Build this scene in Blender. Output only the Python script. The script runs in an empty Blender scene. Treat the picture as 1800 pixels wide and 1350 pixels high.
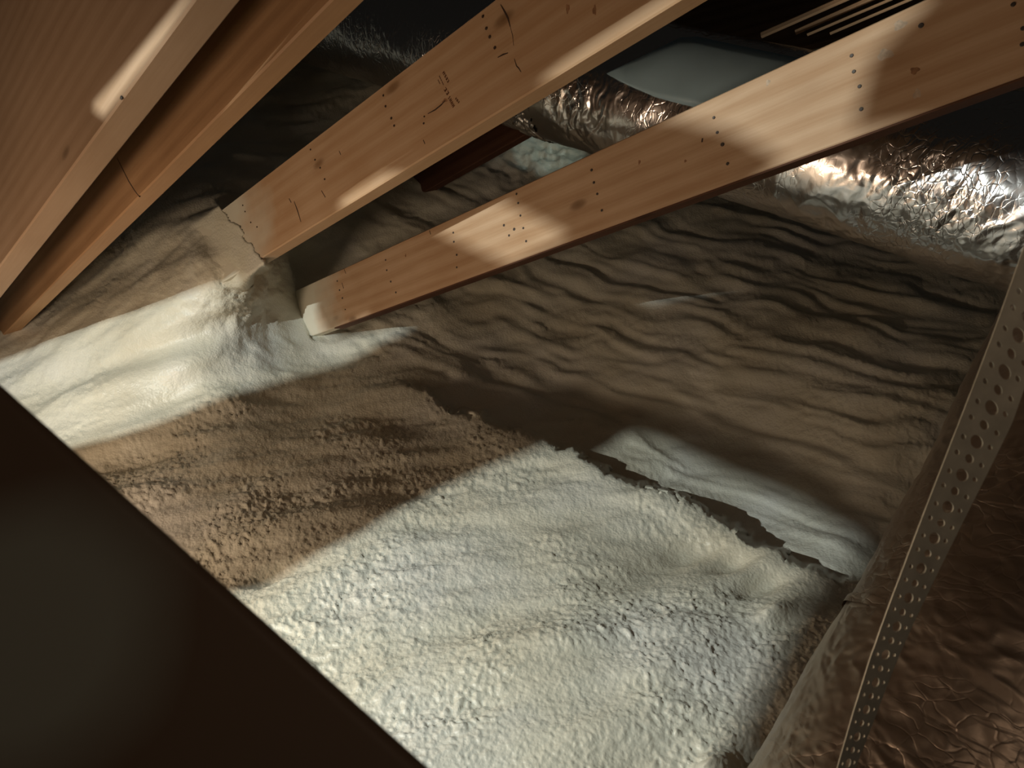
import bpy, bmesh, math, random
import numpy as np
from mathutils import Vector, Matrix

C = bpy.context.scene
COL = C.collection
random.seed(4)
RNG = np.random.default_rng(11)

# ------------------------------------------------------------------ frame of reference
# building axes seen from the camera (x right, y down, z forward); X = across the joists, Y = along them, Z = up
D1 = np.array([-0.7249988, 0.2114131, 0.6555007])
D2 = np.array([0.6638865, -0.0389031, 0.7468208])
D3 = np.array([0.1833887, 0.9766223, -0.1121496])
F = 1200.0
H = 1.5
BASIS = np.stack([D2, D1, -D3])
def c2w(v):
    r = np.asarray(v, float) @ BASIS.T
    r[..., 2] += H
    return r
def at(px, py, depth):
    return c2w(np.array([(px - 900) / F * depth, (py - 675) / F * depth, depth]))
def V(p):
    return Vector([float(q) for q in p])

cam_d = bpy.data.cameras.new('camera')
cam = bpy.data.objects.new('camera', cam_d)
COL.objects.link(cam)
cam_d.sensor_width = 36.0
cam_d.lens = 36.0 * F / 1800.0
cam_d.clip_start = 0.02
cam_d.dof.use_dof = True
cam_d.dof.focus_distance = 1.9
cam_d.dof.aperture_fstop = 13.0
m = Matrix.Identity(4)
for i, ax in enumerate(([1, 0, 0], [0, -1, 0], [0, 0, -1])):
    w = np.array(ax, float) @ BASIS.T
    for k in range(3):
        m[k][i] = w[k]
m[2][3] = H
cam.matrix_world = m
C.camera = cam

C.view_settings.view_transform = 'Standard'
C.view_settings.look = 'None'
C.view_settings.gamma = 1.0
C.view_settings.use_curve_mapping = False
C.view_settings.exposure = 0.45

world = bpy.data.worlds.new('world')
C.world = world
world.use_nodes = True
world.node_tree.nodes['Background'].inputs[0].default_value = (0.90, 0.84, 0.74, 1)
world.node_tree.nodes['Background'].inputs[1].default_value = 0.005

LAMP = np.array([-1.0, 0.9, H + 0.60])
def light(name, kind, loc, power, color, size=0.1, target=None):
    d = bpy.data.lights.new(name, kind)
    d.energy = power
    d.color = color
    if kind == 'AREA':
        d.size = size
    else:
        d.shadow_soft_size = size
    o = bpy.data.objects.new(name, d)
    COL.objects.link(o)
    o.location = V(loc)
    if target is not None:
        o.rotation_euler = (V(target) - V(loc)).to_track_quat('-Z', 'Y').to_euler()
    return o
light('work_lamp', 'POINT', LAMP, 108, (0.93, 1.0, 0.96), 0.008)
light('warm_fill', 'POINT', (-0.28, 1.72, H - 0.03), 21.0, (1.0, 0.74, 0.52), 0.12)  # added fill standing in for the warm ambient light
light('warm_fill', 'POINT', (-0.15, -0.35, H + 0.15), 1.8, (1.0, 0.72, 0.50), 0.16)  # weak fill added beside the camera for the near duct and strap
def spot(name, loc, target, power, color, angle, blend=0.3, size=0.02):
    o = light(name, 'SPOT', loc, power, color, size, target)
    o.data.spot_size = math.radians(angle)
    o.data.spot_blend = blend
    return o
spot('far_fill_spot', (1.75, 0.1, H + 1.15), (2.42, 1.66, H + 1.32), 14, (0.80, 1.0, 0.97), 11, 0.5)  # added spot, out of view, that brightens the far foam patch
spot('batten_fill_spot', (1.9, -0.3, H + 0.75), at(1500, 10, 1.85), 6, (1.0, 0.95, 0.8), 24, 0.4)  # added spot, out of view, that brightens the thin battens

# ------------------------------------------------------------------ helpers
def obj(name, me, mat=None, parent=None, label=None, cat=None, group=None, kind=None, smooth=False):
    if isinstance(me, bmesh.types.BMesh):
        bm = me
        me = bpy.data.meshes.new(name)
        bmesh.ops.recalc_face_normals(bm, faces=bm.faces)
        bm.to_mesh(me)
        bm.free()
    o = bpy.data.objects.new(name, me)
    COL.objects.link(o)
    if mat:
        me.materials.append(mat)
    if smooth:
        me.polygons.foreach_set('use_smooth', [True] * len(me.polygons))
    if parent:
        o.parent = parent
    tag(o, label, cat, group, kind)
    return o
def tag(o, label=None, cat=None, group=None, kind=None):
    for k, v in (('label', label), ('category', cat), ('group', group), ('kind', kind)):
        if v:
            o[k] = v
def empty(name, loc, label=None, cat=None, group=None):
    o = bpy.data.objects.new(name, None)
    COL.objects.link(o)
    o.location = V(loc)
    o.empty_display_size = 0.05
    tag(o, label, cat, group)
    return o
def mesh_from(name, verts, faces):
    me = bpy.data.meshes.new(name)
    verts = np.asarray(verts, np.float32)
    faces = np.asarray(faces, np.int32)
    me.vertices.add(len(verts))
    me.vertices.foreach_set('co', verts.ravel())
    n, k = faces.shape
    me.loops.add(n * k)
    me.loops.foreach_set('vertex_index', faces.ravel())
    me.polygons.add(n)
    me.polygons.foreach_set('loop_start', np.arange(0, n * k, k, dtype=np.int32))
    me.polygons.foreach_set('loop_total', np.full(n, k, np.int32))
    me.update(calc_edges=True)
    me.validate()
    return me
def grid_faces(nr, nc, wrap=False):
    r = np.arange(nr - 1)[:, None]
    c = np.arange(nc if wrap else nc - 1)[None, :]
    c2 = (c + 1) % nc
    a = r * nc + c
    b = r * nc + c2
    return np.stack([a, b, b + nc, a + nc], -1).reshape(-1, 4)

# vectorised gradient noise
PERM = RNG.permutation(256)
GR = RNG.normal(size=(256, 3))
GR /= np.linalg.norm(GR, axis=1)[:, None]
def noise3(p):
    p = np.asarray(p, float)
    i = np.floor(p).astype(np.int64)
    f = p - i
    u = f * f * f * (f * (f * 6 - 15) + 10)
    out = 0
    for dx in (0, 1):
        wx = u[..., 0] if dx else 1 - u[..., 0]
        for dy in (0, 1):
            wy = u[..., 1] if dy else 1 - u[..., 1]
            for dz in (0, 1):
                wz = u[..., 2] if dz else 1 - u[..., 2]
                h = PERM[(PERM[(PERM[(i[..., 0] + dx) & 255] + i[..., 1] + dy) & 255] + i[..., 2] + dz) & 255]
                g = GR[h]
                d = g[..., 0] * (f[..., 0] - dx) + g[..., 1] * (f[..., 1] - dy) + g[..., 2] * (f[..., 2] - dz)
                out = out + wx * wy * wz * d
    return out * 1.6
def fbm(p, octs=3, lac=2.1, gain=0.5):
    s = 0; a = 1.0
    for o in range(octs):
        s = s + a * noise3(p * lac ** o + 17.3 * o)
        a *= gain
    return s
def ridged(p, octs=2):
    s = 0; a = 1.0
    for o in range(octs):
        s = s + a * (1 - 2 * np.abs(noise3(p * 2.0 ** o + 9.1 * o)))
        a *= 0.5
    return s
def smooth(a, b, x):
    t = np.clip((x - a) / (b - a), 0, 1)
    return t * t * (3 - 2 * t)

# ------------------------------------------------------------------ materials
class NT:
    def __init__(s, name):
        s.m = bpy.data.materials.new(name)
        s.m.use_nodes = True
        s.t = s.m.node_tree
        s.b = s.t.nodes['Principled BSDF']
    def n(s, typ, **kw):
        nd = s.t.nodes.new(typ)
        for k, v in kw.items():
            if k.startswith('i_'):
                key = k[2:]
                nd.inputs[int(key) if key.isdigit() else key.replace('_', ' ')].default_value = v
            else:
                setattr(nd, k, v)
        return nd
    def l(s, a, b):
        s.t.links.new(a, b)
    def ramp(s, src, stops, interp='LINEAR'):
        r = s.n('ShaderNodeValToRGB')
        r.color_ramp.interpolation = interp
        while len(r.color_ramp.elements) < len(stops):
            r.color_ramp.elements.new(0.5)
        for e, (p, c) in zip(r.color_ramp.elements, stops):
            e.position = p
            e.color = c if len(c) == 4 else (*c, 1)
        s.l(src, r.inputs[0])
        return r.outputs[0]
    def mix(s, fac, a, b, mode='MIX'):
        x = s.n('ShaderNodeMix', data_type='RGBA', blend_type=mode)
        for sock, val in ((x.inputs[0], fac), (x.inputs[6], a), (x.inputs[7], b)):
            if hasattr(val, 'links'):
                s.l(val, sock)
            elif isinstance(val, tuple):
                sock.default_value = (*val[:3], 1)
            else:
                sock.default_value = val
        return x.outputs[2]

def foam_material():
    t = NT('spray_foam')
    tc = t.n('ShaderNodeTexCoord')
    n1 = t.n('ShaderNodeTexNoise', i_Scale=3.0, i_Detail=4.0)
    n2 = t.n('ShaderNodeTexNoise', i_Scale=230.0, i_Detail=3.0)
    v = t.n('ShaderNodeTexVoronoi', feature='SMOOTH_F1', i_Scale=170.0)
    for q in (n1, n2, v):
        t.l(tc.outputs['Object'], q.inputs['Vector'])
    col = t.ramp(n1.outputs[0], [(0.3, (0.57, 0.53, 0.41)), (0.5, (0.65, 0.63, 0.52)), (0.7, (0.68, 0.67, 0.60))])
    t.l(col, t.b.inputs['Base Color'])
    t.b.inputs['Roughness'].default_value = 0.42
    t.b.inputs['Specular IOR Level'].default_value = 0.45
    b1 = t.n('ShaderNodeBump', i_Strength=0.5, i_Distance=0.0022)
    b2 = t.n('ShaderNodeBump', i_Strength=0.4, i_Distance=0.0015)
    t.l(v.outputs['Distance'], b1.inputs['Height'])
    t.l(n2.outputs[0], b2.inputs['Height'])
    t.l(b1.outputs[0], b2.inputs['Normal'])
    t.l(b2.outputs[0], t.b.inputs['Normal'])
    return t.m

def wood_material(name, light_c, dark_c, grain=1.0, seed=0.0, rough=0.6, knots=True, spray=None):
    """lumber: object space, x across the board's thickness, y along, z over its height"""
    t = NT(name)
    tc = t.n('ShaderNodeTexCoord')
    mp = t.n('ShaderNodeMapping')
    mp.inputs['Location'].default_value = (seed, seed * 1.7, seed * 0.3)
    mp.inputs['Scale'].default_value = (14.0, 0.9, 14.0)
    t.l(tc.outputs['Object'], mp.inputs[0])
    warp = t.n('ShaderNodeTexNoise', i_Scale=0.9, i_Detail=2.0)
    t.l(mp.outputs[0], warp.inputs['Vector'])
    wv = t.n('ShaderNodeTexWave', wave_type='BANDS', bands_direction='Z', i_Scale=0.55, i_Distortion=3.5, i_Detail=2.0)
    wv.inputs['Detail Scale'].default_value = 1.3
    t.l(mp.outputs[0], wv.inputs['Vector'])
    fine = t.n('ShaderNodeTexNoise', i_Scale=6.0, i_Detail=5.0)
    m2 = t.n('ShaderNodeMapping')
    m2.inputs['Scale'].default_value = (30.0, 1.2, 30.0)
    t.l(tc.outputs['Object'], m2.inputs[0])
    t.l(m2.outputs[0], fine.inputs['Vector'])
    blot = t.n('ShaderNodeTexNoise', i_Scale=4.5, i_Detail=3.0)
    m3 = t.n('ShaderNodeMapping')
    m3.inputs['Location'].default_value = (seed * 3, seed, 0)
    t.l(tc.outputs['Object'], m3.inputs[0])
    t.l(m3.outputs[0], blot.inputs['Vector'])
    g = t.n('ShaderNodeMath', operation='MULTIPLY')
    g.inputs[1].default_value = 0.28 * grain
    t.l(wv.outputs[0], g.inputs[0])
    g2 = t.n('ShaderNodeMath', operation='MULTIPLY_ADD')
    g2.inputs[1].default_value = 0.55 * grain
    t.l(fine.outputs[0], g2.inputs[0])
    t.l(g.outputs[0], g2.inputs[2])
    g3 = t.n('ShaderNodeMath', operation='MULTIPLY_ADD')
    g3.inputs[1].default_value = 0.55
    t.l(blot.outputs[0], g3.inputs[0])
    t.l(g2.outputs[0], g3.inputs[2])
    col = t.ramp(g3.outputs[0], [(0.25, light_c), (1.0, dark_c)])
    if knots:
        kv = t.n('ShaderNodeTexVoronoi', feature='F1', i_Scale=1.0)
        mk = t.n('ShaderNodeMapping')
        mk.inputs['Location'].default_value = (seed * 0.7, seed * 1.1 + 0.3, 0.4)
        mk.inputs['Scale'].default_value = (5.0, 4.2, 9.0)
        t.l(tc.outputs['Object'], mk.inputs[0])
        t.l(mk.outputs[0], kv.inputs['Vector'])
        k = t.ramp(kv.outputs['Distance'], [(0.0, (1, 1, 1)), (0.07, (0.75, 0.75, 0.75)), (0.13, (0.12, 0.12, 0.12)), (0.25, (0, 0, 0))])
        col = t.mix(k, col, tuple(c * 0.55 for c in dark_c))
    if spray:
        sx = t.n('ShaderNodeSeparateXYZ'); t.l(tc.outputs['Object'], sx.inputs[0])
        sn = t.n('ShaderNodeTexNoise', i_Scale=7.0, i_Detail=3.0); t.l(tc.outputs['Object'], sn.inputs['Vector'])
        sm = t.n('ShaderNodeMath', operation='MULTIPLY_ADD'); sm.inputs[1].default_value = 0.35
        t.l(sn.outputs[0], sm.inputs[0]); t.l(sx.outputs['Y'], sm.inputs[2])
        mr = t.n('ShaderNodeMapRange'); mr.inputs['From Min'].default_value = spray[0] + 0.17; mr.inputs['From Max'].default_value = spray[1] + 0.17
        t.l(sm.outputs[0], mr.inputs['Value'])
        col = t.mix(mr.outputs[0], col, (0.65, 0.62, 0.51))
    t.l(col, t.b.inputs['Base Color'])
    t.b.inputs['Roughness'].default_value = rough
    t.b.inputs['Specular IOR Level'].default_value = 0.25
    bp = t.n('ShaderNodeBump', i_Strength=0.2, i_Distance=0.0008)
    t.l(fine.outputs[0], bp.inputs['Height'])
    t.l(bp.outputs[0], t.b.inputs['Normal'])
    return t.m

def foil_material(name, base=(0.78, 0.74, 0.72), rough=0.24, bump=0.002):
    """creases run mostly around the duct: attribute duct_co = (distance along, distance around)"""
    t = NT(name)
    at_ = t.n('ShaderNodeAttribute', attribute_name='duct_co')
    def layer(sx, sy, kind, sc, warp):
        mp = t.n('ShaderNodeMapping'); mp.inputs['Scale'].default_value = (sx, sy, 1)
        wn = t.n('ShaderNodeTexNoise', i_Scale=warp, i_Detail=2.0)
        t.l(at_.outputs['Vector'], wn.inputs['Vector'])
        ad = t.n('ShaderNodeVectorMath', operation='MULTIPLY_ADD'); ad.inputs[1].default_value = (0.05, 0.05, 0)
        t.l(wn.outputs['Color'], ad.inputs[0]); t.l(at_.outputs['Vector'], ad.inputs[2])
        t.l(ad.outputs[0], mp.inputs[0])
        if kind == 'v':
            v = t.n('ShaderNodeTexVoronoi', feature='DISTANCE_TO_EDGE', i_Scale=sc)
            t.l(mp.outputs[0], v.inputs['Vector'])
            return t.ramp(v.outputs['Distance'], [(0.0, (1, 1, 1)), (0.07, (0.25, 0.25, 0.25)), (0.3, (0, 0, 0))])
        n = t.n('ShaderNodeTexNoise', i_Scale=sc, i_Detail=4.0)
        t.l(mp.outputs[0], n.inputs['Vector'])
        return n.outputs[0]
    l1 = layer(1.0, 0.35, 'v', 26.0, 8.0)
    l2 = layer(1.0, 0.30, 'n', 120.0, 9.0)
    l3 = layer(1.0, 0.6, 'v', 60.0, 20.0)
    msk = t.n('ShaderNodeTexNoise', i_Scale=4.5, i_Detail=2.0)
    t.l(at_.outputs['Vector'], msk.inputs['Vector'])
    mr = t.ramp(msk.outputs[0], [(0.40, (0.10, 0.10, 0.10)), (0.60, (1, 1, 1))])
    hh = t.mix(0.45, l1, l2)
    hh = t.mix(0.3, hh, l3)
    hh = t.mix(1.0, hh, mr, 'MULTIPLY')
    bp = t.n('ShaderNodeBump', i_Strength=1.0, i_Distance=bump)
    t.l(hh, bp.inputs['Height'])
    t.l(bp.outputs[0], t.b.inputs['Normal'])
    t.b.inputs['Base Color'].default_value = (*base, 1)
    t.b.inputs['Metallic'].default_value = 1.0
    t.b.inputs['Roughness'].default_value = rough
    return t.m

def plain(name, color, rough=0.5, metal=0.0, spec=0.5, var=0.0, scale=20.0):
    t = NT(name)
    if var:
        tc = t.n('ShaderNodeTexCoord')
        nz = t.n('ShaderNodeTexNoise', i_Scale=scale, i_Detail=3.0)
        t.l(tc.outputs['Object'], nz.inputs['Vector'])
        col = t.ramp(nz.outputs[0], [(0.3, tuple(c * (1 - var) for c in color)), (0.7, tuple(min(1, c * (1 + var)) for c in color))])
        t.l(col, t.b.inputs['Base Color'])
    else:
        t.b.inputs['Base Color'].default_value = (*color, 1)
    t.b.inputs['Roughness'].default_value = rough
    t.b.inputs['Metallic'].default_value = metal
    t.b.inputs['Specular IOR Level'].default_value = spec
    return t.m

M_FOAM = foam_material()
M_PINE = wood_material('pine', (0.66, 0.47, 0.31), (0.42, 0.24, 0.12), 0.8, 0.0, spray=(1.93, 2.10))
M_PINE2 = wood_material('pine_tan', (0.60, 0.42, 0.27), (0.40, 0.22, 0.10), 0.7, 3.1, spray=(1.64, 1.86))
M_PINE3 = wood_material('pine_orange', (0.40, 0.24, 0.125), (0.24, 0.13, 0.06), 0.9, 5.7, knots=False)
M_PINE4 = wood_material('pine_brown', (0.36, 0.25, 0.165), (0.24, 0.15, 0.085), 0.8, 8.2)
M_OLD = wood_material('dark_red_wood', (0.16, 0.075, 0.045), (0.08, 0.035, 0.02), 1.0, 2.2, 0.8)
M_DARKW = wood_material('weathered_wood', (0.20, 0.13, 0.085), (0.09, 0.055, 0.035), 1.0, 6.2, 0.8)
M_NAIL = plain('nail_steel', (0.10, 0.085, 0.075), 0.5, 0.6)
M_NAILHOLE = plain('dark_mark', (0.05, 0.025, 0.015), 0.8)
M_ZINC = plain('zinc_coated_steel', (0.66, 0.65, 0.55), 0.5, 0.1, var=0.12, scale=60)
M_INK = plain('stamp_ink', (0.10, 0.04, 0.02), 0.9, spec=0.1)

# ------------------------------------------------------------------ joists
JO = {  # point at Y=0, direction, cross-section size scale (from fitting the edges), y range
 '3': dict(a=1.3646, b=-.4472, y=.01449, t=-.06676, s=1.0),
 '2': dict(a=.88527, b=-.57436, y=-.00672, t=-.02802, s=1.135),
 'b': dict(a=.52471, b=-.6176, y=.02351, t=-.04391, s=1.05),
 'a': dict(a=.32364, b=-.52282, y=-.00971, t=.01066, s=1.34),
}
HJ = 0.18881; WJ = 0.038
def joist_frame(k, s=None):
    j = JO[k]; s = s or j['s']
    d = D1 + j['y'] * D2 + j['t'] * D3
    d /= np.linalg.norm(d)
    x = D2 - d * (D2 @ d); x /= np.linalg.norm(x)
    dn = np.cross(d, x)
    p = s * (j['a'] * D2 + j['b'] * D3)
    return p, d, x, dn, s
# ------------------------------------------------------------------ spray foam surface
CP = [  # pixel x, y, inverse depth
 (0, 640, .425), (100, 590, .44), (200, 560, .46), (300, 525, .468), (380, 490, .478), (440, 480, .486), (475, 510, .43),
 (400, 430, .485), (385, 385, .465), (350, 400, .46), (360, 345, .42), (300, 320, .39), (330, 250, .35), (400, 200, .325), (500, 180, .315),
 (250, 400, .42), (150, 500, .42), (0, 560, .39), (0, 400, .36), (200, 300, .36),
 (600, 100, .30), (800, 0, .28), (500, 0, .28), (1000, 250, .33), (850, 320, .34), (700, 380, .355), (600, 430, .37), (520, 470, .355),
 (1000, 0, .27), (1300, 0, .27), (1700, 0, .28), (2200, 0, .28), (2200, 400, .40), (-400, 0, .3), (0, 0, .3), (-400, 400, .34),
 (500, 530, .380), (540, 590, .398), (560, 615, .404), (610, 600, .396), (660, 580, .392), (470, 580, .412),
 (0, 720, .45), (150, 700, .475), (300, 640, .462), (420, 620, .44), (560, 660, .424), (300, 740, .485), (130, 790, .50), (300, 830, .53),
 (-400, 650, .40), (-400, 900, .5), (0, 900, .56), (300, 1000, .64), (600, 800, .52), (600, 1000, .66), (600, 1250, .83),
 (0, 1200, .75), (-400, 1300, .8), (1000, 1000, .675), (1000, 1250, .86), (1000, 1450, 1.0), (1300, 1200, .83), (1500, 1150, .80),
 (800, 850, .555), (900, 800, .525), (600, 1600, 1.08), (1500, 1500, 1.05), (2100, 1200, .86), (2100, 1600, 1.1), (-400, 1700, 1.05),
 (750, 640, .425), (900, 700, .46), (1000, 750, .49), (1200, 850, .555), (1400, 930, .61), (1550, 1000, .66), (1700, 1050, .70),
 (900, 550, .40), (1100, 600, .435), (1100, 450, .37), (1300, 650, .475), (1300, 450, .39), (1500, 600, .465), (1500, 800, .555),
 (1700, 600, .475), (1700, 800, .58), (1900, 700, .54), (1500, 400, .37), (1300, 300, .33), (1700, 400, .38), (1900, 1000, .70), (2200, 700, .56),
]
CP = np.array(CP, float)
def rbf_fit(P, lam=1e-4):
    X = P[:, :2] / 1000.0
    r = np.linalg.norm(X[:, None] - X[None], axis=-1)
    K = r + 0.0
    n = len(X)
    A = np.zeros((n + 3, n + 3))
    A[:n, :n] = K + lam * -1 * np.eye(n)
    A[:n, n] = 1; A[:n, n + 1:] = X
    A[n, :n] = 1; A[n + 1:, :n] = X.T
    y = np.concatenate([P[:, 2], [0, 0, 0]])
    return X, np.linalg.solve(A, y)
RX, RW = rbf_fit(CP, 0.02)
def rbf(px, py):
    q = np.stack([px, py], -1) / 1000.0
    out = RW[len(RX)] + q @ RW[len(RX) + 1:]
    for i in range(len(RX)):
        d = q - RX[i]
        out = out + RW[i] * np.sqrt((d ** 2).sum(-1) + 0.0016)
    return out
# the ridge where the two sprayed planes meet: a lip standing in front of the plane beyond it
LIP = np.array([(560, 640), (700, 672), (820, 722), (930, 765), (1010, 790), (1050, 822), (1085, 838), (1130, 850), (1165, 870), (1210, 888), (1260, 910), (1310, 935), (1345, 960), (1400, 990), (1470, 1012), (1560, 1030), (1800, 1110), (2400, 1300)], float)
def lip_field(px, py):
    """signed distance (pixels at the lip) to the ridge line, positive beyond it, and position along it"""
    best = np.full(px.shape, 1e9); sg = np.zeros(px.shape); al = np.zeros(px.shape)
    acc = 0.0
    for a, b in zip(LIP[:-1], LIP[1:]):
        ab = b - a; L = np.hypot(*ab)
        t = np.clip(((px - a[0]) * ab[0] + (py - a[1]) * ab[1]) / L ** 2, 0, 1)
        dx = px - (a[0] + t * ab[0]); dy = py - (a[1] + t * ab[1])
        d = np.hypot(dx, dy)
        s = np.sign(ab[0] * dy - ab[1] * dx)
        k = d < best
        best = np.where(k, d, best); sg = np.where(k, -s, sg); al = np.where(k, a[0] + t * ab[0], al)
        acc += L
    return best * sg, al

def build_foam():
    stp = 3.0
    xs = np.arange(-420, 2220, stp); ys = np.arange(-260, 1660, stp)
    px, py = np.meshgrid(xs, ys)
    w = rbf(px, py)
    sd, _ = lip_field(px, py)
    al = px + 0.36 * (py - (640 + 0.40 * (px - 560)))
    base = at_grid(px, py, 1 / w)
    jit = fbm(base * 14.0, 3)
    jag = fbm(base * 40.0 + 5, 2)
    sdj = sd + 9 * jit + 5 * jag
    amp = smooth(640, 1000, al) * (1 - 0.55 * smooth(1250, 1500, al)) 
    step = smooth(-6, 5, sdj) * amp
    depth = 1 / w
    # step back beyond the lip, easing out over a distance; raised rim just before it
    depth = depth + 0.260 * step * (1 - 0.80 * smooth(50, 380, sd)) - 0.022 * amp * np.exp(-((sd + 14) / 30.0) ** 2)
    # foam lapping onto the faces of the two joists where they run into it
    for k, (ax_, ay_), (bx_, by_), w0_, w1_ in (('2', (388, 362), (468, 462), 34, 85), ('3', (497, 514), (557, 606), 10, 40)):
        p_, d_, x_, dn_, s_ = joist_frame(k)
        r_ = np.stack([(px - 900) / F, (py - 675) / F, np.ones_like(px)], -1)
        fd = (p_ @ x_) / (r_ @ x_) - 0.003
        if k == '3':
            fd = np.minimum(fd, depth)
        L_ = math.hypot(bx_ - ax_, by_ - ay_)
        ux, uy = (bx_ - ax_) / L_, (by_ - ay_) / L_
        s1 = (px - ax_) * uy - (py - ay_) * ux + 7 * jit
        v1 = (px - ax_) * ux + (py - ay_) * uy
        m_ = smooth(-w1_, -w0_, s1) * (1 - smooth(-1, 5, s1)) * smooth(-16, -2, v1) * (1 - smooth(L_ - 1, L_ + 8, v1))
        depth = depth * (1 - m_) + fd * m_
        lap = m_ if k == '2' else np.maximum(lap, m_)
    P = at_grid(px, py, depth)
    # normals of the coarse surface
    gx = np.gradient(P, axis=1); gy = np.gradient(P, axis=0)
    N = np.cross(gx, gy)
    N /= np.linalg.norm(N, axis=-1)[..., None] + 1e-12
    tocam = np.array([0, 0, H]) - P
    N *= np.sign((N * tocam).sum(-1))[..., None]
    # flow frames : ridges beyond the lip run with it
    B = base
    beyond = smooth(-10, 60, sd) * smooth(500, 760, px)
    upper = 1 - smooth(560, 700, py + 0.25 * (px - 500)) * smooth(-200, 0, px)
    flow_dir = c2w(np.array([0.83, 0.40, -0.35])) - c2w(np.zeros(3))
    flow_dir /= np.linalg.norm(flow_dir)
    al_f = (B @ flow_dir)[..., None] * flow_dir
    Q = B - al_f * 0.86
    # warp
    Qw = Q + 0.05 * np.stack([noise3(B * 5 + 3), noise3(B * 5 + 31), noise3(B * 5 + 77)], -1)
    ridges = fbm(Qw * 11.0, 2) + 0.5 * ridged(Qw * 7.0, 1)
    low_dir = c2w(np.array([0.86, -0.36, 0.1])) - c2w(np.zeros(3))
    low_dir /= np.linalg.norm(low_dir)
    al_l = (B @ low_dir)[..., None] * low_dir
    QL = B - al_l * 0.72
    big = fbm(QL * 5.5, 2)
    med = fbm(QL * 16 + 4, 2)
    # cellular wrinkles, scaled by a mask
    Wp = B - (B @ low_dir)[..., None] * low_dir * 0.42 + 0.010 * np.stack([noise3(B * 30 + 3), noise3(B * 30 + 41), noise3(B * 30 + 87)], -1)
    wr = np.abs(noise3(Wp * 74.0)) + 0.75 * np.abs(noise3(Wp * 150.0 + 7))
    fine = fbm(B * 150.0, 2)
    mask = 0.45 + 0.9 * smooth(-0.15, 0.45, fbm(B * 4.0 + 50, 2))
    corner = np.exp(-(((px - 560) / 190) ** 2 + ((py - 1130) / 170) ** 2))   # rough patch by the near dark duct
    h = (1 - beyond) * (0.024 * big + 0.0062 * med) + beyond * (0.016 * ridges + 0.012 * big + 0.004 * med)
    h = h + (0.0056 * mask + 0.005 * corner) * (wr - 0.25) * (1 - 0.40 * beyond) + 0.0011 * fine
    h = h + corner * 0.0045 * ridged(QL * 17 + 8, 2)
    lumps = np.exp(-(((px - 400) / 120) ** 2 + ((py - 530) / 70) ** 2)) + 0.9 * np.exp(-(((px - 640) / 80) ** 2 + ((py - 600) / 40) ** 2))
    h = h + lumps * 0.006 * ridged(B * 11 + 2, 2)
    far_p = np.exp(-(((px - 960) / 90) ** 2 + ((py - 285) / 40) ** 2))
    h = h + far_p * 0.020 * ridged(B * 15 + 6, 2)
    # swells and dents seen in the upper left
    for cx, cy, sx, sy, a in ((330, 640, 55, 30, .016), (300, 605, 90, 22, -.014), (120, 660, 120, 22, -.012), (240, 800, 60, 22, -.012), (360, 575, 45, 22, -.010),
                              (300, 700, 60, 16, -.012), (1180, 975, 70, 22, -.010), (1290, 985, 45, 18, -.014), (1330, 1030, 50, 18, -.014), (1360, 1085, 35, 14, .014),
                              (1330, 1325, 50, 22, -.016), (1260, 1345, 40, 22, .014), (470, 1010, 50, 12, -.010)):
        r = ((px - cx) * 0.94 + (py - cy) * -0.34) / sx, ((px - cx) * 0.34 + (py - cy) * 0.94) / sy
        h = h + 2.0 * a * np.exp(-(r[0] ** 2 + r[1] ** 2))
    P = P + N * (h * (1 - 0.85 * lap))[..., None]
    me = mesh_from('sprayed_foam', P.reshape(-1, 3), grid_faces(len(ys), len(xs)))
    o = obj('wall_back', me, M_FOAM, kind='structure', smooth=True)
    o['label'] = 'pale cream spray foam sprayed over the sloping wall, rippled and lumpy'
    return o
def at_grid(px, py, depth):
    v = np.stack([(px - 900) / F * depth, (py - 675) / F * depth, depth], -1)
    return c2w(v)
build_foam()

def beam_mesh(W_, L0, L1, H_, bev=0.003, wob=0.0, seed=0, n=24):
    """board along local y from L0 to L1, x 0..W_, z 0..H_, eased edges"""
    bm = bmesh.new()
    prof = [(bev, 0), (W_ - bev, 0), (W_, bev), (W_, H_ - bev), (W_ - bev, H_), (bev, H_), (0, H_ - bev), (0, bev)]
    rnd = random.Random(seed)
    rings = []
    for i in range(n + 1):
        y = L0 + (L1 - L0) * i / n
        ox = wob * math.sin(i * 0.9 + seed); oz = wob * math.sin(i * 0.7 + seed * 2)
        rings.append([bm.verts.new((x + ox, y, z + oz)) for x, z in prof])
    for r0, r1 in zip(rings, rings[1:]):
        for i in range(8):
            bm.faces.new((r0[i], r0[(i + 1) % 8], r1[(i + 1) % 8], r1[i]))
    bm.faces.new(rings[0]); bm.faces.new(rings[-1])
    return bm
def frame_matrix(p, d, x, dn):
    o = c2w(p); z0 = c2w(np.zeros(3))
    cols = [c2w(x) - z0, c2w(d) - z0, c2w(-dn) - z0]
    m = Matrix.Identity(4)
    for i in range(3):
        for k in range(3):
            m[k][i] = cols[i][k]
    for k in range(3):
        m[k][3] = o[k]
    return m
def joist(k, mat, L0, L1, name, label, group, wob=0.0):
    p, d, x, dn, s = joist_frame(k)
    root = bpy.data.objects.new(name, None)
    COL.objects.link(root)
    root.matrix_world = frame_matrix(p, d, x, dn)
    root.empty_display_size = 0.05
    tag(root, label, 'joist', group)
    bo = obj('board', beam_mesh(WJ * s, L0, L1, (HJ * s if k != 'a' else 0.62), wob=wob, seed=ord(k)), mat, root)
    return root, bo
def face_coords(k, px, py):
    """pixel on the near broad face of a joist -> (y, z) in its own frame"""
    p, d, x, dn, s = joist_frame(k)
    r = np.array([(px - 900) / F, (py - 675) / F, 1.0])
    t = (p @ x) / (r @ x)
    q = r * t - p
    return float(q @ d), float(-(q @ dn))

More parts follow.
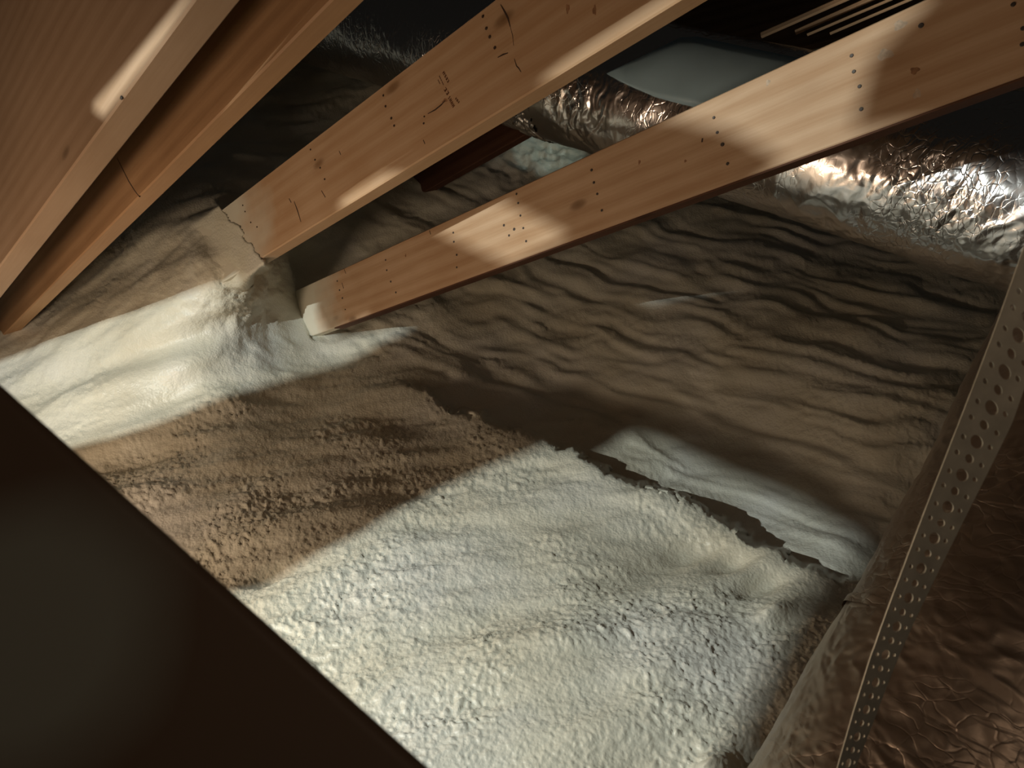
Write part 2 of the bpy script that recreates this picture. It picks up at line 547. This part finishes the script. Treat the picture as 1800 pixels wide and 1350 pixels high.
GJ = 'bare wooden joists running into the foam'
j3, j3b = joist('3', M_PINE, -1.6, 2.36, 'ceiling_joist', 'pale pine joist farthest right, with large bright patches and a shaded dark red underside', GJ)
j2, j2b = joist('2', M_PINE2, -1.6, 2.15, 'ceiling_joist', 'tan pine joist stamped with small ink lettering, long cracks across its face', GJ)
def underside_shade(k, root, L0, L1):  # dark slab added under the joist, shade put into its colour
    s_ = JO[k]['s']
    return obj('underside_shade', beam_mesh(WJ * s_ + 0.001, L0, L1, 0.004, 0.0008), M_OLD, root, 'underside with its shade painted dark red')
e3 = underside_shade('3', j3, -1.6, 2.0)
e3.location = (-0.0002, 0, -0.0036)
jb, jbb = joist('b', M_PINE3, -1.6, 3.2, 'ceiling_joist', 'orange-brown joist with a dark saw cut across its face, right behind the leftmost joist', GJ)
ja, jab = joist('a', M_PINE4, -1.6, 3.2, 'ceiling_joist', 'brown joist filling the top left corner, bright strip along its lower edge', GJ)

def nail(k, root, px, py, r=0.0032, dark=False):
    y, z = face_coords(k, px, py)
    bm = bmesh.new()
    n = 14
    rings = []
    for rr, h in ((r, 0.0004), (r, -0.0010), (r * 0.8, -0.0016)):
        rings.append([bm.verts.new((h, y + rr * math.cos(2 * math.pi * i / n), z + rr * math.sin(2 * math.pi * i / n))) for i in range(n)])
    for a, b in zip(rings, rings[1:]):
        for i in range(n):
            bm.faces.new((a[i], a[(i + 1) % n], b[(i + 1) % n], b[i]))
    bm.faces.new(rings[-1]); bm.faces.new(rings[0])
    return obj('nail_head', bm, M_NAIL if not dark else M_NAILHOLE, root, smooth=False)
for px, py, r in ((1119 + 136, 207, 3.2), (1261, 233, 3.2), (1270, 254, 4.2), (1279, 288, 3.4), (1040, 299, 3.4), (1044, 321, 3.2), (1050, 341, 3), (1058, 370, 3),
                  (1497, 98, 3.4), (1501, 126, 3.4), (1511, 152, 3.4), (1514, 192, 3.6), (1619, 45, 4.4), (1781, 8, 3.6), (1798, 50, 3.4), (1797, 78, 3.6),
                  (908, 341, 3), (911, 357, 3), (915, 379, 3), (920, 401, 3), (797, 409, 3), (798, 425, 3), (803, 448, 3), (803, 470, 2.6),
                  (886, 396, 3.6), (904, 403, 4.0), (895, 414, 3.2), (925, 424, 3.2), (678, 457, 3), (680, 475, 3), (687, 495, 3.4), (696, 514, 3.2),
                  (593, 494, 3), (597, 510, 3.2), (602, 524, 3.4), (607, 544, 2.4), (520, 521, 2.8)):
    nail('3', j3, px, py, r / 1000)
for px, py, r in ((849, 29, 3), (855, 50, 3.2), (861, 65, 3.2), (870, 84, 3.2), (674, 168, 2.6), (678, 187, 2.8), (688, 208, 3), (693, 221, 2.6),
                  (546, 263, 2.4), (554, 281, 2.6), (563, 295, 2.4), (571, 315, 2.4), (427, 361, 2.4), (431, 372, 2.2), (441, 391, 2.4), (452, 399, 2.4),
                  (746, 205, 1.8), (745, 217, 2.2)):
    nail('2', j2, px, py, r / 1000, True)

def crack(k, root, pts, wd=0.0016, name='crack', mat=None, bul=0.0003):
    """thin dark split or scribed line lying in the near face"""
    q = [face_coords(k, *p) for p in pts]
    bm = bmesh.new()
    n = len(q)
    rows = []
    for i, (y, z) in enumerate(q):
        a = q[max(0, i - 1)]; b = q[min(n - 1, i + 1)]
        t = Vector((b[0] - a[0], b[1] - a[1])).normalized()
        w_ = wd * (0.25 + math.sin(math.pi * (i + 0.3) / (n - 0.4)))
        rows.append([bm.verts.new((-bul, y - t.y * w_ / 2, z + t.x * w_ / 2)), bm.verts.new((-bul, y + t.y * w_ / 2, z - t.x * w_ / 2)),
                     bm.verts.new((0.002, y + t.y * w_ / 2, z - t.x * w_ / 2)), bm.verts.new((0.002, y - t.y * w_ / 2, z + t.x * w_ / 2))])
    for a, b in zip(rows, rows[1:]):
        for i in range(4):
            bm.faces.new((a[i], a[(i + 1) % 4], b[(i + 1) % 4], b[i]))
    bm.faces.new(rows[0]); bm.faces.new(rows[-1])
    return obj(name, bm, mat or M_NAILHOLE, root)
crack('2', j2, [(880, 8), (887, 20), (893, 32), (897, 47)], 0.0030)
crack('2', j2, [(897, 47), (901, 62), (903, 80)], 0.0010)
crack('2', j2, [(875, 101), (884, 96), (893, 93)], 0.0026)
crack('2', j2, [(904, 103), (908, 116), (912, 120), (916, 127)], 0.0018)
crack('2', j2, [(517, 354), (523, 370), (529, 390)], 0.0030)
crack('2', j2, [(508, 349), (512, 356)], 0.0030)
crack('2', j2, [(565, 335), (572, 347)], 0.0024)
crack('2', j2, [(596, 265), (599, 272)], 0.0022)
crack('2', j2, [(744, 246), (747, 253)], 0.0022)
crack('2', j2, [(752, 200), (765, 193), (776, 184), (783, 176)], 0.0028)
crack('3', j3, [(755, 405), (757, 412)], 0.0030)
crack('3', j3, [(605, 473), (608, 481)], 0.0026)
crack('3', j3, [(1235, 243), (1234, 250)], 0.0042)
crack('3', j3, [(601, 497), (604, 507)], 0.0030)
nail('a', ja, 214, 172, 0.0035)
crack('b', jb, [(206, 278), (215, 296), (226, 318), (236, 334), (245, 346)], 0.0026, 'saw_cut')

# knots and darker streaks of the grain, set in the boards' faces
M_KNOT = plain('knot_wood', (0.30, 0.15, 0.07), 0.7, var=0.3, scale=120)
M_KNOT_PALE = plain('pale_knot_wood', (0.50, 0.38, 0.27), 0.7, var=0.2, scale=120)
def knot(k, root, px, py, a, b, ang=0.5, mat=None):
    y0, z0 = face_coords(k, px, py)
    bm = bmesh.new(); n = 20; vs = []; v2 = []
    for i in range(n):
        t = 2 * math.pi * i / n
        rr = 1 + 0.18 * math.sin(3 * t + px) + 0.1 * math.sin(5 * t + py)
        u, v = a * rr * math.cos(t), b * rr * math.sin(t)
        y = y0 + u * math.cos(ang) - v * math.sin(ang); z = z0 + u * math.sin(ang) + v * math.cos(ang)
        vs.append(bm.verts.new((-0.0002, y, z))); v2.append(bm.verts.new((0.0015, y, z)))
    bm.faces.new(vs); bm.faces.new(v2)
    for i in range(n):
        bm.faces.new((vs[i], vs[(i + 1) % n], v2[(i + 1) % n], v2[i]))
    return obj('knot', bm, mat or M_KNOT, root)
for px, py, a, b in ((998, 15, .004, .008), (1045, 18, .004, .008), (782, 177, .008, .004)):
    knot('2', j2, px, py, a, b, 0.2)
for px, py, a, b, mt in ((1582, 44, .010, .008, M_KNOT_PALE), (1556, 96, .013, .009, M_KNOT_PALE), (1608, 124, .007, .006, M_KNOT), (1612, 165, .006, .008, M_KNOT_PALE), (1124, 285, .003, .005, M_KNOT),
                         (1350, 145, .004, .006, M_KNOT_PALE), (713, 449, .003, .005, M_KNOT), (1205, 283, .003, .003, M_KNOT)):
    knot('3', j3, px, py, a, b, 0.3, mt)

# grade stamp on the second joist: short marks in two lines, letters running down the face
FONT = {'M': ['1 1', '111', '1 1', '1 1', '1 1'], 'N': ['1 1', '111', '111', '1 1', '1 1'], 'C': ['11', '1 ', '1 ', '1 ', '11'], 'E': ['11', '1 ', '11', '1 ', '11'],
        'J': [' 1', ' 1', ' 1', '1 1', ' 1'], 'L': ['1 ', '1 ', '1 ', '1 ', '11'], '2': ['11', ' 1', '11', '1 ', '11'], 'S': ['11', '1 ', '11', ' 1', '11'],
        '1': ['1', '1', '1', '1', '1'], '-': ['  ', '  ', '11', '  ', '  '], 'H': ['1 1', '1 1', '111', '1 1', '1 1'], 'A': [' 1 ', '1 1', '111', '1 1', '1 1'], ' ': [' '] * 5,
        'W': ['1 1', '1 1', '1 1', '111', '1 1'], 'O': ['11', '11', '11', '11', '11'], 'U': ['1 1', '1 1', '1 1', '1 1', '111']}
def stamp(k, root, text, p0, p1, hgt):
    a = Vector(face_coords(k, *p0)); b = Vector(face_coords(k, *p1))
    t = (b - a).normalized(); up = Vector((-t.y, t.x))
    width = sum(len(FONT[c][0]) + 1 for c in text)
    cs = (b - a).length / width; ch = hgt / 5
    bm = bmesh.new(); cx = 0
    for c in text:
        g = FONT[c]
        for r in range(5):
            for q in range(len(g[0])):
                if g[r][q] == '1' :
                    o0 = a + t * (cx + q) * cs + up * (4 - r) * ch
                    cr = [o0, o0 + t * cs, o0 + t * cs + up * ch, o0 + up * ch]
                    f = [bm.verts.new((-0.00025, v.x, v.y)) for v in cr]
                    g2 = [bm.verts.new((0.001, v.x, v.y)) for v in cr]
                    bm.faces.new(f); bm.faces.new(g2)
                    for i in range(4):
                        bm.faces.new((f[i], f[(i + 1) % 4], g2[(i + 1) % 4], g2[i]))
        cx += len(g[0]) + 1
    o = obj('grade_stamp', bm, M_INK, root)
    o['label'] = 'small dark ink lettering'
    return o
stamp('2', j2, 'CE2M', (787, 146), (777, 127), 0.006)
stamp('2', j2, 'HAHJ', (796, 190), (787, 172), 0.0075)
stamp('2', j2, 'CC', (786, 168), (779, 156), 0.0075)
stamp('2', j2, 'AEANE', (779, 150), (771, 133), 0.0025)
stamp('2', j2, 'NEE', (773, 148), (769, 140), 0.0022)
stamp('2', j2, 'I21'.replace('I', '1'), (806, 182), (799, 173), 0.0045)

# ------------------------------------------------------------------ boards seen in the gaps behind the joists
def board_between(name, p0, p1, width_vec_px, thick, mat, label, cat='board', group=None):
    """a board whose lower front edge runs p0->p1 (px,py,depth); height follows the building's up axis"""
    a = at(*p0); b = at(*p1)
    y = (b - a); L = np.linalg.norm(y); y /= L
    z = np.array([0, 0, 1.0]); z = z - y * (z @ y); z /= np.linalg.norm(z)
    x = np.cross(y, z)
    m = Matrix.Identity(4)
    for i, ax in enumerate((x, y, z)):
        for k in range(3):
            m[k][i] = ax[k]
    for k in range(3):
        m[k][3] = a[k]
    bm = beam_mesh(thick, 0, L, width_vec_px, 0.003)
    o = obj(name, bm, mat, None, label, cat, group)
    o.matrix_world = m
    return o
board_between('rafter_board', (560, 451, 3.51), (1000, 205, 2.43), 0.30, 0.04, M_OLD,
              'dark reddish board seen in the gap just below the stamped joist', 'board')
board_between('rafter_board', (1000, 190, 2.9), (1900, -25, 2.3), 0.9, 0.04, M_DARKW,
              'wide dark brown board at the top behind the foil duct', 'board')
GB = 'thin strips at the top right behind the joist'
for i, (p0, p1, hh) in enumerate((((1340, 68, 1.98), (1560, -28, 1.78), .016), ((1400, 62, 1.94), (1640, -44, 1.74), .013), ((1420, 64, 1.90), (1680, -46, 1.70), .004), ((1460, 62, 1.86), (1700, -40, 1.68), .004))):
    board_between('thin_batten', p0, p1, hh, 0.012, M_PINE,
                  ('widest lit batten at the top right, upper left of the thin strips', 'second lit batten at the top right, just below the widest one',
                   'thin batten at the top right, between the second batten and the lowest one', 'lowest of the thin battens above the pale joist at the top right')[i], 'batten', GB)

# ------------------------------------------------------------------ ducts
def tube(name, path, radii, mat, parent=None, nu=420, nv=220, disp=None, seed=0.0, **kw):
    """closed foil tube along a polyline of world points (numpy), crinkled by displacement"""
    path = np.array(path, float); radii = np.array(radii, float)
    seg = np.linalg.norm(np.diff(path, axis=0), axis=1); s = np.concatenate([[0], np.cumsum(seg)])
    t = np.linspace(0, s[-1], nu)
    cen = np.stack([np.interp(t, s, path[:, i]) for i in range(3)], -1)
    if len(path) > 2:
        ker = np.ones(41) / 41
        pad = np.pad(cen, ((20, 20), (0, 0)), mode='edge')
        sm = np.stack([np.convolve(pad[:, i], ker, 'valid') for i in range(3)], -1)
        cen = sm
    rad = np.interp(t, s, radii)
    tan = np.gradient(cen, axis=0); tan /= np.linalg.norm(tan, axis=1)[:, None]
    up = np.array([0, 0, 1.0])
    e1 = np.cross(tan, up); e1 /= np.linalg.norm(e1, axis=1)[:, None]
    e2 = np.cross(e1, tan)
    th = np.linspace(0, 2 * math.pi, nv, endpoint=False)
    dirs = e1[:, None] * np.cos(th)[None, :, None] + e2[:, None] * np.sin(th)[None, :, None]
    P0 = cen[:, None] + dirs * rad[:, None, None]
    r = rad[:, None] + (disp(P0, t[:, None] + 0 * th[None], th[None] + 0 * t[:, None]) if disp else 0)
    P = cen[:, None] + dirs * r[..., None]
    faces = grid_faces(nu, nv, True)
    vs = P.reshape(-1, 3)
    me = mesh_from(name, vs, faces)
    dc = np.stack([t[:, None] + 0 * th[None], th[None] * rad[:, None], 0 * th[None] + 0 * t[:, None]], -1)
    me.attributes.new('duct_co', 'FLOAT_VECTOR', 'POINT').data.foreach_set('vector', dc.astype(np.float32).ravel())
    return obj(name, me, mat, parent, smooth=True, **kw)

def crinkle(P, t, th):
    q = P + 0.02 * np.stack([noise3(P * 14 + 1), noise3(P * 14 + 21), noise3(P * 14 + 51)], -1)
    msk = smooth(-0.25, 0.35, noise3(P * 4.0 + 13))
    k = np.stack([t * 26 + 1.2 * noise3(P * 9), np.cos(th) * 1.8, np.sin(th) * 1.8], -1)
    k2 = np.stack([t * 60 + 1.5 * noise3(P * 16 + 7), np.cos(th) * 5, np.sin(th) * 5], -1)
    c = -np.abs(noise3(k)) * 0.0046 - np.abs(noise3(k2 + 9)) * 0.0024 - np.abs(noise3(q * 40)) * 0.0014
    along = ridged(np.stack([t * 9, np.cos(th) * 1.2, np.sin(th) * 1.2], -1), 1) * 0.0025
    return c * (0.25 + 0.9 * msk) + along + 0.004 * noise3(P * 5)
VPD = np.array([-868.0, -316.0])
def duct_pt(px, py_axis, w0):
    return at(px, py_axis, 1 / w0)
# axis of the far duct: straight towards its vanishing point, depth following it
ax_px = [(1960, 391), (1500, 267), (1200, 188), (900, 108), (600, 33), (350, -30)]
path = [at(x, y, 1.75 * 2368 / (x + 868)) for x, y in ax_px]
M_FOILD = foil_material('crinkled_foil_duct', (0.78, 0.75, 0.73), 0.24, 0.0022)
far = empty('foil_duct', path[1], 'long crinkled foil duct passing behind the two right joists', 'duct')
def place_child(o, root):
    o.parent = root
    o.matrix_parent_inverse = Matrix.Translation(-root.location)
d1 = tube('foil_jacket', path, [0.205] * len(path), M_FOILD, None, 900, 420, crinkle)
place_child(d1, far)
# gathered band of tape where the jacket is tied
def band(P, t, th):
    q = P + 0.015 * np.stack([noise3(P * 20 + 1), noise3(P * 20 + 21), noise3(P * 20 + 51)], -1)
    return -np.abs(noise3(q * 34)) * 0.022
pa = np.array(at(955, 124, 1.75 * 2368 / (955 + 868))); pb = np.array(at(1000, 136, 1.75 * 2368 / (1000 + 868)))
d2 = tube('gathered_foil_band', [pa, pb], [0.209, 0.211], M_FOILD, None, 60, 300, band)
place_child(d2, far)

# grey-blue reflection on the foil, painted as a thin coloured patch
def reflection_patch():
    a = np.array(path[0]); b = np.array(path[-1]); ax = (b - a) / np.linalg.norm(b - a); r = 0.213
    o0 = np.array([0, 0, H])
    top = [(1066, 129), (1100, 112), (1150, 88), (1195, 66), (1225, 64), (1300, 80), (1390, 99), (1480, 118)]
    bot = [(1068, 131), (1100, 148), (1150, 170), (1185, 180), (1220, 188), (1300, 205), (1390, 225), (1480, 245)]
    rows = []
    for (t0, b0) in zip(np.array(top, float), np.array(bot, float)):
        col = []
        for k in range(9):
            p = t0 + (b0 - t0) * k / 8
            d = at(p[0], p[1], 1.0) - o0; d /= np.linalg.norm(d)
            w_ = o0 - a
            A_ = d - ax * (d @ ax); B_ = w_ - ax * (w_ @ ax)
            qa = A_ @ A_; qb = 2 * A_ @ B_; qc = B_ @ B_ - r * r
            disc = max(qb * qb - 4 * qa * qc, 0.0)
            t = (-qb - math.sqrt(disc)) / (2 * qa)
            P = o0 + d * t
            c = a + ax * ((P - a) @ ax); nn = (P - c) / np.linalg.norm(P - c)
            col.append((c + nn * r, nn))
        rows.append(col)
    bm = bmesh.new()
    up = [[bm.verts.new(V(p)) for p, n in c] for c in rows]
    dn = [[bm.verts.new(V(p - n * 0.002)) for p, n in c] for c in rows]
    nr, nc = len(rows), 9
    for i in range(nr - 1):
        for j in range(nc - 1):
            bm.faces.new((up[i][j], up[i + 1][j], up[i + 1][j + 1], up[i][j + 1]))
            bm.faces.new((dn[i][j], dn[i][j + 1], dn[i + 1][j + 1], dn[i + 1][j]))
    for i in range(nr - 1):
        for j in (0, nc - 1):
            bm.faces.new((up[i][j], up[i + 1][j], dn[i + 1][j], dn[i][j]))
    for j in range(nc - 1):
        for i in (0, nr - 1):
            bm.faces.new((up[i][j], up[i][j + 1], dn[i][j + 1], dn[i][j]))
    return obj('painted_reflection', bm, plain('reflection_tone', (0.50, 0.72, 0.84), 0.35, var=0.06, scale=9), None,
               'grey-blue reflection painted as a patch on the foil duct between the two right joists', 'sheet', smooth=True)
reflection_patch()

# near duct, lower right
near_path = [at(1520, 1680, 0.80), at(1630, 1504, 0.82), at(1832, 1154, 0.88), at(1945, 944, 0.93), at(2060, 700, 0.98), at(2180, 440, 1.05)]
def near_cr(P, t, th):
    q = P + 0.02 * np.stack([noise3(P * 12 + 1), noise3(P * 12 + 21), noise3(P * 12 + 51)], -1)
    return -np.abs(noise3(q * 30 + 40)) * 0.0025 - np.abs(noise3(q * 70 + 19)) * 0.0012 + 0.005 * noise3(P * 6 + 3)
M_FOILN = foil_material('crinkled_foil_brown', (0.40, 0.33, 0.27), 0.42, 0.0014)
neard = empty('foil_duct', near_path[1], 'dim crinkled foil duct in the lower right corner behind the perforated strap', 'duct')
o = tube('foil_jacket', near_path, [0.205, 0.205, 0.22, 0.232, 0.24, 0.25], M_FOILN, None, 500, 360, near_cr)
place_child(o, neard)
sa = np.array(at(1772, 1258, 0.866)); sb = np.array(at(1782, 1242, 0.868))
ov = tube('seam_tape', [sa, sb], [0.219, 0.219], M_FOILN, None, 10, 240, lambda P, t, th: 0.003 * noise3(P * 30))
place_child(ov, neard)

# out of focus duct right beside the camera, lower left
def painted_sheen():
    t = NT('dull_dark_sheet')
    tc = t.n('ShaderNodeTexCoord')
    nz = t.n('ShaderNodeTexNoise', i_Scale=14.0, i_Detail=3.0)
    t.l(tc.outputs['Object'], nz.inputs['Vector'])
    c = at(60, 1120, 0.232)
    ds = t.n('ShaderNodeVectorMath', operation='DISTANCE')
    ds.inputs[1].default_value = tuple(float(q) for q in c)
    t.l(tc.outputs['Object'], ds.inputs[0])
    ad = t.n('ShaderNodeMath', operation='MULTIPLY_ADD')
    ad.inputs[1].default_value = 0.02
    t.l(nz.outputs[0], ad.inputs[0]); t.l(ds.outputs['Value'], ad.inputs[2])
    col = t.ramp(ad.outputs[0], [(0.040, (0.150, 0.162, 0.142)), (0.066, (0.075, 0.053, 0.037))])  # grey sheen painted into the base colour around one point
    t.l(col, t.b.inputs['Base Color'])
    t.b.inputs['Roughness'].default_value = 0.6
    t.b.inputs['Specular IOR Level'].default_value = 0.2
    return t.m
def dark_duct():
    M = painted_sheen()
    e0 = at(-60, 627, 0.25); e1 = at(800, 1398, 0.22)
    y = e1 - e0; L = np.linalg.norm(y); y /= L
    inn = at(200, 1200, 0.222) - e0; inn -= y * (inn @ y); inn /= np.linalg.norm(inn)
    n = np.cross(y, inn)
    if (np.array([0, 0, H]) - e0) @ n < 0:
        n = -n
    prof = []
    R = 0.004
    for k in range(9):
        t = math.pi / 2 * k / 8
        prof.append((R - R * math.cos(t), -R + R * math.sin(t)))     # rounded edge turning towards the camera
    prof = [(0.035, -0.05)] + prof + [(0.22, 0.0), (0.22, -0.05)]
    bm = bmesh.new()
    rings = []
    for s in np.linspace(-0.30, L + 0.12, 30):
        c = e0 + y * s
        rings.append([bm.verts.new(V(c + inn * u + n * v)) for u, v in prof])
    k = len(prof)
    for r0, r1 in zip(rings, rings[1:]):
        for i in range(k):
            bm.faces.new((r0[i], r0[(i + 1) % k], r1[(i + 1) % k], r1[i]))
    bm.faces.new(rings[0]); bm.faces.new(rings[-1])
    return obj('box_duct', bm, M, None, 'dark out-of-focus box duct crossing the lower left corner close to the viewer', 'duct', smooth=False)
dark_duct()

# ------------------------------------------------------------------ perforated strap
def strap():
    # centre line (pixel, depth, half-width pixel direction given by the two edges)
    rows = [  # left edge px, right edge px, depth left, depth right
        ((1836, 330), (1905, 395), .600, .600), ((1790, 462), (1868, 520), .610, .610), ((1748, 580), (1815, 640), .620, .622), ((1706, 690), (1778, 745), .632, .636), ((1665, 795), (1732, 838), .645, .652),
        ((1628, 890), (1688, 925), .660, .670), ((1592, 985), (1645, 1012), .675, .688), ((1560, 1070), (1606, 1093), .690, .706), ((1528, 1160), (1570, 1175), .705, .724),
        ((1500, 1250), (1537, 1262), .720, .742), ((1474, 1340), (1503, 1350), .735, .758), ((1446, 1440), (1470, 1448), .75, .775)]
    KS = 0.78
    Lp = np.array([at(*a, dl * KS) for a, b, dl, dr in rows]); Rp = np.array([at(*b, dr * KS) for a, b, dl, dr in rows])
    cen = (Lp + Rp) / 2
    s = np.concatenate([[0], np.cumsum(np.linalg.norm(np.diff(cen, axis=0), axis=1))])
    Ltot = s[-1]
    W_ = 0.032
    pitch = 0.0135
    cu = bpy.data.curves.new('tmp_strap', 'CURVE')
    cu.dimensions = '2D'; cu.fill_mode = 'BOTH'; cu.extrude = 0.0005; cu.resolution_u = 1
    def spl(pts):
        sp = cu.splines.new('POLY'); sp.points.add(len(pts) - 1)
        for i, (x, y) in enumerate(pts):
            sp.points[i].co = (x, y, 0, 1)
        sp.use_cyclic_u = True
    n = int(Ltot / 0.006)
    left = [(-W_ / 2, Ltot * i / n) for i in range(n + 1)]
    right = [(W_ / 2, Ltot * i / n) for i in range(n, -1, -1)]
    spl(left + right)
    def hole(cx, cy, r, k):
        spl([(cx + r * math.cos(2 * math.pi * i / k), cy + r * math.sin(2 * math.pi * i / k)) for i in range(k)])
    y = 0.010; i = 0
    while y < Ltot - 0.009:
        big = i % 2 == 0
        hole(0, y, 0.0047 if big else 0.0032, 18)
        dy = 0.0 
        hole(-0.0098, y + (0.0024 if big else 0.0008), 0.0019, 12)
        hole(0.0098, y - (0.0024 if big else 0.0008), 0.0019, 12)
        y += pitch; i += 1
    tmp = bpy.data.objects.new('tmp_strap', cu)
    COL.objects.link(tmp)
    dg = bpy.context.evaluated_depsgraph_get()
    me = bpy.data.meshes.new_from_object(tmp.evaluated_get(dg))
    bpy.data.objects.remove(tmp); bpy.data.curves.remove(cu)
    co = np.empty(len(me.vertices) * 3, np.float32); me.vertices.foreach_get('co', co); co = co.reshape(-1, 3)
    u = co[:, 0] / W_ + 0.5; t = co[:, 1]
    def ip(A):
        return np.stack([np.interp(t, s, A[:, k]) for k in range(3)], -1)
    c = ip(cen); ac = ip(Rp - Lp); ln = np.linalg.norm(ac, axis=1)[:, None]
    al = np.stack([np.interp(t, s, np.gradient(cen[:, k], s)) for k in range(3)], -1)
    nrm = np.cross(ac / ln, al); nrm /= np.linalg.norm(nrm, axis=1)[:, None]
    P = c + ac * (u - 0.5)[:, None] + nrm * co[:, 2:3]
    me.vertices.foreach_set('co', P.astype(np.float32).ravel()); me.update()
    return obj('perforated_strap', me, M_ZINC, None, 'grey perforated metal hanging strap running down the right side in front of a foil duct', 'strap')
strap()

# ------------------------------------------------------------------ unseen gobo added before the work lamp; its cut-outs shape the lit patches
#GOBO-BEGIN
GOBO = [
    [(0.80, 0.12), (0.653, 0.1385), (0.515, 0.1455), (0.382, 0.144), (0.274, 0.1425), (0.262, 0.137), (0.272, 0.1335), (0.256, 0.105), (0.249, 0.106), (0.232, 0.107), (0.203, 0.108), (0.2014, 0.100), (0.2136, 0.096), (0.235, 0.085),
     (0.2535, 0.0769), (0.274, 0.0688), (0.296, 0.0537), (0.339, 0.0346), (0.388, 0.0192), (0.435, 0.0144), (0.4535, -0.0225), (0.467, -0.087), (0.80, -0.087)],
    [(0.2077, -0.1139), (0.1777, -0.1012), (0.1576, -0.0842), (0.1323, -0.0604), (0.1182, -0.0317), (0.1002, -0.0166), (0.08, -0.0061), (0.0742, 0.0031), (0.0659, 0.012), (0.0562, 0.0097), (0.0202, -0.0127), (-0.0142, -0.0312),
     (-0.0416, -0.0498), (-0.0468, -0.0637), (-0.05, -0.0857), (-0.0552, -0.1137), (-0.0568, -0.1317), (-0.0581, -0.1509), (-0.0564, -0.1807), (-0.0061, -0.2106), (0.0557, -0.1987), (0.1394, -0.1552)],
    [(0.128, 0.1425), (0.105, 0.1435), (0.0768, 0.1409), (0.0610, 0.1340), (0.0182, 0.0962), (0.0608, 0.0940)],
    [(-0.040, 0.1325), (-0.0593, 0.1343), (-0.0805, 0.1346), (-0.1011, 0.1341), (-0.1368, 0.1325), (-0.166, 0.131), (-0.1601, 0.1216), (-0.1511, 0.1166), (-0.1378, 0.1115), (-0.1327, 0.1045), (-0.1273, 0.095), (-0.1225, 0.086),
     (-0.160, 0.072), (-0.185, 0.055), (-0.182, 0.030), (-0.1264, 0.0385), (-0.112, 0.0505), (-0.0906, 0.070), (-0.078, 0.0815), (-0.0940, 0.0860), (-0.0779, 0.1069), (-0.0506, 0.1288)],
    [(0.1309, 0.1684), (0.1078, 0.1492), (0.0741, 0.1474), (0.0162, 0.1466), (-0.0231, 0.1492), (-0.06, 0.1490), (-0.08, 0.1490), (-0.0346, 0.1531), (-0.0087, 0.1547), (0.0353, 0.1589), (0.0877, 0.1639)],
]
#GOBO-END
def gobo_frame():
    n = np.array([2.0, -0.05, -0.45]); n /= np.linalg.norm(n)
    u = np.array([0, 1.0, 0]); u -= n * (u @ n); u /= np.linalg.norm(u)
    v = np.cross(n, u)
    return LAMP + 0.5 * n, u, v, n
def build_gobo():
    if not GOBO:
        return
    o, u, v, n = gobo_frame()
    cu = bpy.data.curves.new('tmp_gobo', 'CURVE')
    cu.dimensions = '2D'; cu.fill_mode = 'BOTH'; cu.extrude = 0.003
    def spl(pts):
        sp = cu.splines.new('POLY'); sp.points.add(len(pts) - 1)
        for i, (x, y) in enumerate(pts):
            sp.points[i].co = (x, y, 0, 1)
        sp.use_cyclic_u = True
    spl([(-0.95, -0.75), (0.95, -0.75), (0.95, 0.75), (-0.95, 0.75)])
    for g in GOBO:
        spl(g)
    tmp = bpy.data.objects.new('tmp_gobo', cu)
    COL.objects.link(tmp)
    me = bpy.data.meshes.new_from_object(tmp.evaluated_get(bpy.context.evaluated_depsgraph_get()))
    bpy.data.objects.remove(tmp); bpy.data.curves.remove(cu)
    ob = obj('light_gobo', me, M_DARKW, None, 'gobo added out of view, its cut-outs shaping the light of the work lamp', 'board')
    m = Matrix.Identity(4)
    for i, ax in enumerate((u, v, n)):
        for k in range(3):
            m[k][i] = ax[k]
    for k in range(3):
        m[k][3] = o[k]
    ob.matrix_world = m
build_gobo()
